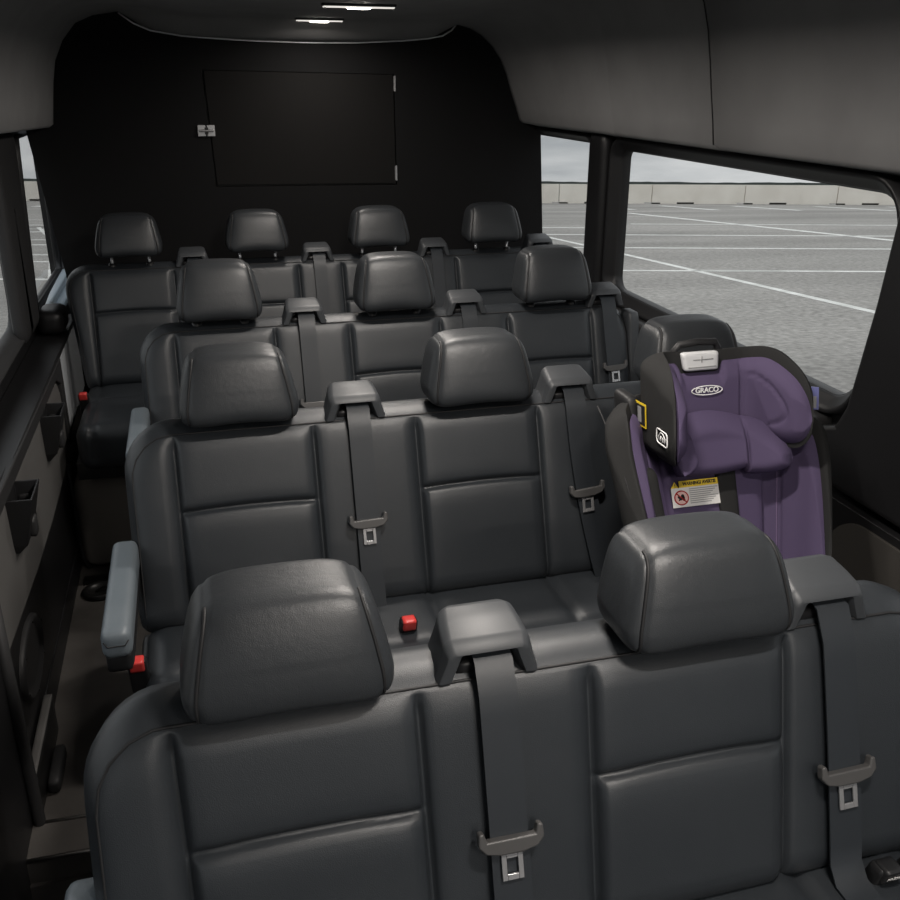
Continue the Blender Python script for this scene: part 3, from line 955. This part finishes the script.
# chrome arc where the roof dome meets the bulkhead
mb = MB(); mb.tube([(x-.001, 2.2365, z-.001) for x, z in RP2 if 1.0 < x < 1.312], .0017, 6)
structure(mb.build('trim_5', M['black_trim']))
mb = MB(); mb.tube([(x, 3.738, z-.002) for x, z in ARC], .0032, 6)
structure(mb.build('trim_arc', M['satin']))

# rear bulkhead with a hatch
def mirror_pts(L): return L
out = [(-.47, .05)] + [(-.470, .93), (-.530, 1.418), (-.535, 1.47)] + [(x-.003, z+.012) for x, z in RP if -.44 < x < 1.30 ] + [(1.32, 1.47), (1.398, 1.44), (1.425, 1.0), (1.425, .05)]
hatch_hole = [(.086, 1.645), (.102, 1.234), (.803, 1.226), (.798, 1.633)]
wb = structure(plate('wall_back', [out, hatch_hole], 3.748, 3.775, 'y', M['bulkhead']))
hd_ = structure(plate('door_1', [[(.093, 1.643), (.109, 1.241), (.799, 1.233), (.794, 1.631)]], 3.750, 3.772, 'y', M['hatch'], bevel=.002))
structure(MB().box(.05, .85, 3.778, 3.79, 1.2, 1.68).build('wall_back_recess', M['steel_black'], None, False))
la = MB(); la.box(.055, .084, 3.741, 3.748, 1.416, 1.456); la.box(.089, .117, 3.741, 3.750, 1.416, 1.456); la.tube([(.060, 3.738, 1.436), (.112, 3.738, 1.436)], .005, 8)
lt = la.build('latch', M['chrome'], hd_, False, bevel=.0015)
lk = MB(); lk.box(.081, .093, 3.734, 3.742, 1.424, 1.448); lk.build('latch_bolt', M['steel_black'], lt, False, bevel=.001)
for z in (1.600, 1.272):
    h = MB(); h.tube([(.800, 3.746, z-.028), (.800, 3.746, z+.028)], .0035, 8); h.box(.795, .800, 3.747, 3.751, z-.026, z+.026)
    h.build('hinge', M['chrome'], hd_, False)

# right side
XR = 1.40
holes = [rrect(3.185, 3.95, .905, 1.408, .055), [(a - (.062*(b_-.945)/.457 if a < 2.3 else 0), b_) for a, b_ in rrect(1.685, 2.965, .945, 1.402, (.07, .045, .03, .085))], rrect(.15, 1.06, .945, 1.402, .07), rrect(-1.15, 0.02, .90, 1.402, .10)]
outer = [(-1.4, .70), (4.45, .70), (4.45, 1.47), (-1.4, 1.47)]
structure(plate('wall_right', [outer]+holes, XR, XR+.03, 'x', M['black_trim'], bevel=.006, seg=3))
structure(MB().box(1.385, 1.43, -1.4, 4.45, .04, .72).build('wall_right_lower', M['black_trim'], None, False))
def window(name, hole, x, fx0, fx1, grow, parent_mat='black_trim', par=True):
    ca = sum(p[0] for p in hole)/len(hole); cb = sum(p[1] for p in hole)/len(hole)
    def off(P, d):
        out_ = []; n_ = len(P)
        for i, p in enumerate(P):
            a = P[i-1]; c = P[(i+1) % n_]
            tx, ty = c[0]-a[0], c[1]-a[1]; l = math.hypot(tx, ty) or 1
            nx_, ny_ = ty/l, -tx/l
            if (p[0]-ca)*nx_ + (p[1]-cb)*ny_ < 0: nx_, ny_ = -nx_, -ny_
            out_.append((p[0]+nx_*d, p[1]+ny_*d))
        return out_
    g = structure(plate(name, [off(hole, .012)], x, x+.005 if x > 0 else x-.005, 'x', M['glass']))
    # moulded frame : stepped ring
    V = []; F = []; n_ = len(hole); rings = []
    for d, xx in ((-.001, x), (-.001, lerp(x, fx1, .35)), (.006, lerp(x, fx1, .55)), (grow*.6, lerp(x, fx1, .75)), (grow*.75, fx1), (grow, fx1), (grow+.012, x)):
        P = off(hole, d); rings.append(range(len(V), len(V)+n_)); V += [(xx, a, b_) for a, b_ in P]
    for A, B in zip(rings[:-1], rings[1:]):
        for k in range(n_): F.append((A[k], A[(k+1) % n_], B[(k+1) % n_], B[k]))
    link_mesh('window_frame', V, F, M[parent_mat], g, True)
    return g
window('window_1', holes[1], XR+.022, 0, 1.368, .040)
window('window_2', holes[0], XR+.022, 0, 1.375, .030)
window('window_3', holes[2], XR+.022, 0, 1.375, .040)
window('window_4', holes[3], XR+.022, 0, 1.375, .040)
# pillar between the rear windows, and the broad pillar in front
V, F = softbox(1.350, 1.405, 3.020, 3.150, .86, 1.455, .022, (6, 10, 20))
structure(link_mesh('trim_1', V, F, M['black_trim']))
structure(plate('trim_2', [[(1.09, 1.46), (1.09, .765), (1.60, .765), (1.80, .81), (1.83, .855), (1.74, .875), (1.66, .905), (1.632, .96), (1.595, 1.20), (1.576, 1.39), (1.565, 1.45)]], 1.335, 1.405, 'x', M['black_trim'], bevel=.018, seg=4))
# sill ledge and lower panel with carpeted pocket
V, F = softbox(1.335, 1.41, 1.74, 3.70, .858, .900, .016, (6, 50, 5))
structure(link_mesh('trim_3', V, F, M['black_soft']))
lowp = structure(plate('trim_4', [[(-.2, .12), (3.70, .12), (3.70, .742), (-.2, .742)]], 1.345, 1.40, 'x', M['black_trim'], bevel=.010, seg=3))
plate('carpet_insert', [rrect(.55, 1.62, .30, .722, (.05, .05, .11, .05))], 1.338, 1.350, 'x', M['pocket_carpet'], lowp, bevel=.004)
# left side
XL = -.56
hl = [[(3.665, 1.412), (3.515, .855), (4.37, .845), (4.37, 1.412)], rrect(.75, 3.20, .885, 1.40, .08), rrect(-1.15, .55, .90, 1.40, .10)]
structure(plate('wall_left', [[(-1.4, .76), (4.45, .76), (4.45, 1.55), (-1.4, 1.55)]]+hl, XL-.03, XL, 'x', M['black_trim'], bevel=.006, seg=3))
def dens(P, k=10):
    o_ = []
    for i in range(len(P)):
        a = P[i]; c = P[(i+1) % len(P)]
        for q in range(k): o_.append((lerp(a[0], c[0], q/k), lerp(a[1], c[1], q/k)))
    return o_
window('window_5', dens(hl[0]), XL-.022, 0, -.545, .018)
window('window_6', hl[1], XL-.022, 0, -.530, .030, 'black_soft')
window('window_7', hl[2], XL-.022, 0, -.535, .030)
V, F = softbox(-.562, -.520, 3.045, 3.42, .845, 1.455, .018, (5, 16, 24), lambda p, n: p + Vector((0, (1.455-p.z)*-.12 if p.y > 3.2 else 0, 0)))
structure(link_mesh('trim_6', V, F, M['black_soft']))
structure(MB().box(-.62, -.562, -1.4, 4.45, .04, .78).build('wall_left_lower', M['black_trim'], None, False))
structure(MB().box(-.56, -.455, 1.78, 3.75, .762, .780).build('trim_7', M['black_trim'], None, False, bevel=.004))
# pale painted ledge below the sliver window
mb = MB()
V, F = softbox(-.562, -.500, 3.53, 4.40, .782, .812, .006, (4, 20, 3)); mb.add(V, F)
V, F = softbox(-.562, -.528, 3.53, 4.40, .812, .840, .005, (4, 20, 3)); mb.add(V, F)
structure(mb.build('trim_8', M['paint']))
V, F = softbox(-.545, -.455, 3.40, 3.56, .782, .870, .03, (8, 10, 8))
structure(link_mesh('trim_9', V, F, M['black_trim']))

# sliding door lining : panel, insert, two pockets, speaker
door = structure(plate('door_2', [[(1.78, .16), (3.02, .16), (3.16, .46), (3.10, .770), (1.78, .785)]], -.500, -.462, 'x', M['black_trim'], bevel=.006))
plate('upper_band', [[(1.79, .745), (3.02, .735), (3.10, .70), (3.115, .50), (3.15, .47), (3.165, .77), (1.79, .784)]], -.466, -.452, 'x', M['black_soft'], door, bevel=.004)
ins = plate('vinyl_insert', [[(1.80, .490), (2.0, .478), (2.3, .458), (2.6, .452), (2.95, .462), (3.05, .52), (3.078, .60), (3.068, .68), (3.03, .722), (2.98, .732), (1.80, .744)]], -.466, -.455, 'x', M['insert'], door, bevel=.003)
for yc, zc in ((2.700, .690), (2.125, .690)):
    # open topped pocket : hollow tapering shell
    V = []; F = []
    def ring(a, b_, z, x0_, x1_, r_=.004):
        i0 = len(V)
        for y_, x_ in ((a, x0_), (a, x1_), (b_, x1_), (b_, x0_)): V.append((x_, y_, z))
        return [i0, i0+1, i0+2, i0+3]
    R_ = [ring(yc-.040, yc+.040, zc-.085, -.458, -.447), ring(yc-.052, yc+.052, zc-.060, -.458, -.425), ring(yc-.060, yc+.062, zc+.055, -.458, -.398),
          ring(yc-.055, yc+.057, zc+.055, -.454, -.403), ring(yc-.048, yc+.048, zc-.045, -.454, -.428)]
    for A, B in zip(R_[:-1], R_[1:]):
        for k in range(4): F.append((A[k], A[(k+1) % 4], B[(k+1) % 4], B[k]))
    F.append(tuple(R_[0])); F.append(tuple(R_[-1]))
    pk = link_mesh('door_pocket', V, F, M['plastic_dark'], door, False, bevel=.003)
    c_ = MB(); v, f = softbox(-.425, -.408, yc-.018, yc+.020, zc-.058, zc-.012, .006, (4, 4, 5)); c_.add(v, f)
    c_.build('pocket_catch', M['black_soft'], pk)
    r_ = MB(); v, f = softbox(-.452, -.418, yc+.050, yc+.072, zc-.055, zc+.025, .008, (4, 4, 6)); r_.add(v, f)
    r_.build('pocket_side_clip', M['plastic_dark'], pk)
spk = MB(); N = 40
SC = (2.060, .348); SR = .078
V = []; F = []
for rr, xx in ((0.0, -.4585), (.055, -.4585), (.064, -.4575), (.070, -.450), (.076, -.449), (.080, -.455), (.081, -.463)):
    V += [(xx, SC[0]+rr*1.75*math.cos(2*PI*k/N), SC[1]+rr*1.05*math.sin(2*PI*k/N)) for k in range(N)]
for q in range(6):
    for k in range(N): F.append((q*N+k, q*N+(k+1) % N, (q+1)*N+(k+1) % N, (q+1)*N+k))
sp = link_mesh('speaker', V, F, M['black_soft'], door, True)
sp['label'] = 'oval speaker grille in the door'
for k in range(6):
    a = 2*PI*k/6+.3
    s = MB(); s.tube([(-.452, SC[0]+.0775*1.68*math.cos(a), SC[1]+.0775*math.sin(a)), (-.447, SC[0]+.0775*1.68*math.cos(a), SC[1]+.0775*math.sin(a))], .003, 8)
    s.build('screw', M['steel_black'], sp)
structure(plate('trim_10', [[(3.165, .50), (3.80, .49), (3.80, .765), (3.165, .765)]], -.49, -.462, 'x', M['insert_pale'], bevel=.004))
structure(MB().box(-.50, -.464, 3.02, 3.80, .10, .485).build('trim_11', M['black_trim'], None, False))
structure(MB().box(-.50, -.458, 1.78, 3.02, .098, .185).build('baseboard_left', M['black_trim'], None, False, bevel=.004))
structure(MB().box(-.52, -.455, -1.30, 1.775, -.20, .62).box(-.56, -.455, .2, 1.775, .60, .78).build('trim_12', M['black_trim'], None, False))
mb = MB(); mb.tube([(-.449, 1.785, .66), (-.447, 1.785, .40), (-.444, 1.782, .18), (-.440, 1.772, .05), (-.436, 1.762, -.02)], .013, 10)
structure(mb.build('trim_13', M['black_soft']))
# black catch plate standing at the door foot
cp_ = empty('door_catch', (-.445, 1.95, .10)); tag(cp_, 'black catch plate standing on the floor at the foot of the sliding door', 'catch plate')
V, F = softbox(-.457, -.436, 1.79, 2.10, .102, .205, .003, (3, 12, 5)); link_mesh('plate', V, F, M['steel_black'], cp_)
V, F = softbox(-.4565, -.4365, 1.788, 2.10, .205, .209, .0015, (3, 12, 2)); link_mesh('lit_plate_edge', V, F, M['insert'], cp_)  # paler strip: light catching the plate's top edge, put into its colour
V, F = softbox(-.434, -.405, 1.86, 2.00, .100, .135, .010, (4, 10, 4)); link_mesh('rubber_stop', V, F, M['black_soft'], cp_)

# carpeted box below the rear bench, bent rail, floor anchor
V, F = softbox(-.448, -.12, 2.93, 3.70, .10, .425, .05, (14, 20, 10))
wa = link_mesh('wheel_arch_box', V, F, M['brown_vinyl']); tag(wa, 'brown grey carpeted box on the floor below the rearmost bench', 'wheel arch box')
mb = MB(); mb.tube([(-.458, 3.00, .46), (-.452, 2.985, .38), (-.452, 2.98, .22), (-.447, 2.965, .135), (-.425, 2.95, .108)], .009, 10)
rl = mb.build('floor_rail', M['steel_black']); tag(rl, 'black bent steel rail beside the carpeted box under the rear bench', 'rail')
fa = empty('floor_anchor', (-.385, 2.78, FLOOR)); tag(fa, 'round black seat anchor on the floor in front of the carpeted box', 'floor anchor')
V = []; F = []
for rr, zz in ((.055, .100), (.055, .112), (.045, .118), (.036, .112), (.030, .106), (.0, .106)):
    V += [(-.385+rr*math.cos(2*PI*k/28), 2.78+rr*math.sin(2*PI*k/28), zz) for k in range(28)]
for q in range(5):
    for k in range(28): F.append((q*28+k, q*28+(k+1) % 28, (q+1)*28+(k+1) % 28, (q+1)*28+k))
link_mesh('anchor_cup', V, F, M['steel_black'], fa)
mb = MB(); mb.box(-.44, -.25, 2.84, 2.88, .100, .112); mb.tube([(-.40, 2.78, .106), (-.37, 2.78, .122), (-.355, 2.78, .106)], .004, 6)
mb.build('anchor_bracket', M['steel_black'], fa, False)

# cab end : windscreen opening behind the camera
structure(plate('wall_front', [[(-.6, -.2), (1.45, -.2), (1.45, 1.86), (-.6, 1.86)], rrect(-.50, 1.34, .85, 1.72, .1)], -1.38, -1.35, 'y', M['black_trim']))
structure(plate('window_8', [rrect(-.51, 1.35, .84, 1.73, .1)], -1.368, -1.362, 'y', M['glass']))
structure(MB().box(-.62, 1.45, 4.45, 4.48, .04, 1.9).build('wall_rear_door', M['black_trim'], None, False))

# ------------------------------------------------------------------ roof lamps and added fill lights
def lamp(x, y, L, label, power):
    z = 1.808
    r_ = empty('ceiling_light', (x, y, z)); tag(r_, label, 'ceiling light', 'slim ceiling lights along the roof')
    v, f = softbox(x-L/2, x+L/2, y-.020, y+.020, z-.007, z+.004, .003, (16, 6, 3)); link_mesh('housing', v, f, M['plastic_dark'], r_)
    mb = MB()
    v, f = softbox(x-L/2+.004, x+L/2-.004, y-.016, y+.016, z-.0100, z-.0066, .0015, (12, 4, 2)); link_mesh('lens', v, f, M['led_edge'], r_)
    v, f = softbox(x-.030, x+.030, y-.013, y+.013, z-.0130, z-.0095, .0015, (6, 4, 2)); link_mesh('lens_core', v, f, M['led_core'], r_)
    for sx in (-1, 1):
        s_ = MB(); s_.tube([(x+sx*(L/2-.008), y-.010, z-.010), (x+sx*(L/2-.008), y-.010, z-.014)], .003, 8); s_.build('screw', M['chrome'], r_)
    li = D.lights.new('lamp', 'AREA'); li.shape = 'RECTANGLE'; li.size = L*.9; li.size_y = .03; li.energy = power; li.color = (1, .93, .86); li.spread = math.radians(172)
    lo = D.objects.new('lamp_light', li); lo.location = (0, 0, -.018); COL.objects.link(lo); lo.parent = r_
PW = 5.0
lamp(.500, 2.80, .205, 'slim lit ceiling light nearer the camera of the two in view', PW)
lamp(.487, 3.50, .165, 'smaller lit ceiling light nearest the black bulkhead', PW*.35)
for k, y in enumerate((2.0, 1.2, .4, -.4, -1.0)):  # unseen bars added forward of the two real fixtures to brighten the seats
    lamp(.46, y, .205, ['added fill light bar above the third bench', 'added fill light bar above the second bench', 'added fill light bar above the front bench', 'added fill light bar over the cab aisle', 'added fill light bar by the windscreen'][k], PW*(1.25, 1.5, 1.45, 1.35, 1.2)[k])

# ------------------------------------------------------------------ outside : sloping car park
YAW = .267; cyw, syw = math.cos(YAW), math.sin(YAW); TS = math.tan(.0974)
def G(r, w, h=0): return Vector((r*cyw+w*syw, -r*syw+w*cyw, -.70-TS*w+h))
def slab(r0, r1, w0, w1, h0, h1):
    return MB().add([G(r0,w0,h0), G(r1,w0,h0), G(r1,w1,h0), G(r0,w1,h0), G(r0,w0,h1), G(r1,w0,h1), G(r1,w1,h1), G(r0,w1,h1)],
                    [(0,3,2,1),(4,5,6,7),(0,1,5,4),(1,2,6,5),(2,3,7,6),(3,0,4,7)])
lot = structure(slab(-110, 110, -60, 106, -.3, 0).build('parking_lot', M['asphalt'], None, False))
def line(p, q, w, mat='paint_white'):
    a, b_ = Vector((*p, 0)), Vector((*q, 0)); t = (b_-a).normalized(); nn = Vector((-t.y, t.x, 0))*w*.7
    V = [G(c.x, c.y, h) for h in (.002, .006) for c in (a-nn, b_-nn, b_+nn, a+nn)]
    link_mesh('parking_line', V, [(0,3,2,1),(4,5,6,7),(0,1,5,4),(1,2,6,5),(2,3,7,6),(3,0,4,7)], M[mat], lot, False)
line((5.5, 30.9+.9), (8.2, 14.6), .16)
line((3.2, 45.4), (5.55, 31.6), .16)
line((6.75, 25.1), (24, 24.9), .22)
line((-40, 33.8), (40, 33.8), .26); line((-40, 42.1), (45, 42.1), .30); line((-40, 48.3), (8.0, 48.3), .34); line((10, 53), (45, 53), .3)
line((13.2, 71.4), (18.6, 36.5), .38)
line((9, 25.0), (3.0, 25.0), .2)
for r0, r1 in ((12, 14.5), (19, 21.5), (26, 28.5), (34, 36.5), (41, 43), (-38, -36), (-33, -31)):
    line((r0+1.4, 93), (r0+3.2, 80), .5)
for w in (22, 26.8, 29.3, 36.6, 44.6, 54.3): line((-40, w), (-6, w), .22)
line((-7.2, 16.5), (-11.5, 27), .12); line((-12, 29.5), (-20, 46), .14)

k = 0
for i in range(-9, 9):
    r0 = i*9.6 + 1.6; r1 = r0 + 9.52
    hT, th = 1.98, .35
    W0 = 99.5
    P = [(r0, 0.16), (r0+.9, .16), (r0+.9, .03), (r0+2.6, .03), (r0+2.6, .20), (r0+4.4, .20), (r0+4.4, .03), (r1-.7, .03), (r1-.7, .16), (r1, .16), (r1, hT), (r0, hT)]
    V = [G(a, W0, h) for a, h in P] + [G(a, W0+th, h) for a, h in P]
    n = len(P)
    F = [tuple(range(n)), tuple(range(2*n-1, n-1, -1))] + [(q, (q+1) % n, n+(q+1) % n, n+q) for q in range(n)]
    b_ = link_mesh('concrete_barrier', V, F, M['concrete'], None, False)
    where = 'seen through the side windows' if True else ''
    tag(b_, 'long pale concrete barrier panel in the row along the far edge of the car park', 'barrier', 'concrete barrier panels at the car park edge')
    for a0, a1 in ((r0+.02, r0+.9), (r0+2.6, r0+4.4)):
        s_ = slab(a0, a1, W0+.12, W0+.30, .02, .20).build('scupper', M['slot'], b_, False)
V = []; F = []
rnd = random.Random(3); N = 260
for q in range(N+1):
    r_ = -120 + 240*q/N; h = 2.16 + .07*rnd.random() + .03*math.sin(q*.37)
    for w, hh in ((118, -3), (118, h), (121, h*.98), (121, -3)): V.append(G(r_, w, hh))
for q in range(N):
    for k in range(4): F.append((q*4+k, q*4+(k+1) % 4, (q+1)*4+(k+1) % 4, (q+1)*4+k))
tl = link_mesh('distant_trees', V, F, M['trees'], None, False)
tag(tl, 'thin dark line of distant trees above the barrier', 'trees', None, 'stuff')

# ------------------------------------------------------------------ sky
w = D.worlds.new('overcast'); sc.world = w; w.use_nodes = True; nt = w.node_tree
bg = nt.nodes['Background']; tc = nt.nodes.new('ShaderNodeTexCoord'); mp = nt.nodes.new('ShaderNodeMapping')
mp.inputs['Scale'].default_value = (1.6, 1.6, 9)
ns = nt.nodes.new('ShaderNodeTexNoise'); ns.inputs['Scale'].default_value = 2.6; ns.inputs['Detail'].default_value = 7; ns.inputs['Roughness'].default_value = .55
rp = nt.nodes.new('ShaderNodeValToRGB')
rp.color_ramp.elements[0].position = .36; rp.color_ramp.elements[1].position = .60
rp.color_ramp.elements[0].color = (.42, .46, .50, 1); rp.color_ramp.elements[1].color = (.66, .70, .735, 1)
nt.links.new(tc.outputs['Generated'], mp.inputs['Vector']); nt.links.new(mp.outputs['Vector'], ns.inputs['Vector'])
nt.links.new(ns.outputs['Fac'], rp.inputs['Fac']); sx = nt.nodes.new('ShaderNodeSeparateXYZ'); nt.links.new(tc.outputs['Generated'], sx.inputs[0])
mr = nt.nodes.new('ShaderNodeMapRange'); mr.inputs['From Min'].default_value = .05; mr.inputs['From Max'].default_value = .9
mr.inputs['To Min'].default_value = 1.0; mr.inputs['To Max'].default_value = 2.2
nt.links.new(sx.outputs['Z'], mr.inputs['Value'])
vm = nt.nodes.new('ShaderNodeVectorMath'); vm.operation = 'SCALE'
nt.links.new(rp.outputs['Color'], vm.inputs[0]); nt.links.new(mr.outputs[0], vm.inputs['Scale'])
nt.links.new(vm.outputs[0], bg.inputs['Color'])
bg.inputs['Strength'].default_value = 1.0

# ------------------------------------------------------------------ camera and view
f_px, yaw, pitch, roll = 933.5, .267, .379, .005
cam = D.cameras.new('camera'); cam.sensor_width = 36; cam.sensor_fit = 'HORIZONTAL'; cam.lens = f_px/900*36; cam.clip_start = .02; cam.clip_end = 1000
co = D.objects.new('camera', cam); COL.objects.link(co)
Fv = Vector((math.sin(yaw)*math.cos(pitch), math.cos(yaw)*math.cos(pitch), -math.sin(pitch)))
Rv = Vector((math.cos(yaw), -math.sin(yaw), 0)); Uv = Rv.cross(Fv)
R2 = Rv*math.cos(roll)+Uv*math.sin(roll); U2 = -Rv*math.sin(roll)+Uv*math.cos(roll)
mtx = Matrix(((R2.x, U2.x, -Fv.x, 0), (R2.y, U2.y, -Fv.y, 0), (R2.z, U2.z, -Fv.z, 1.62), (0, 0, 0, 1)))
co.matrix_world = mtx
sc.camera = co
sc.view_settings.view_transform = 'Standard'; sc.view_settings.look = 'None'
sc.view_settings.exposure = 0; sc.view_settings.gamma = 1
try: sc.view_settings.use_curve_mapping = False
except Exception: pass
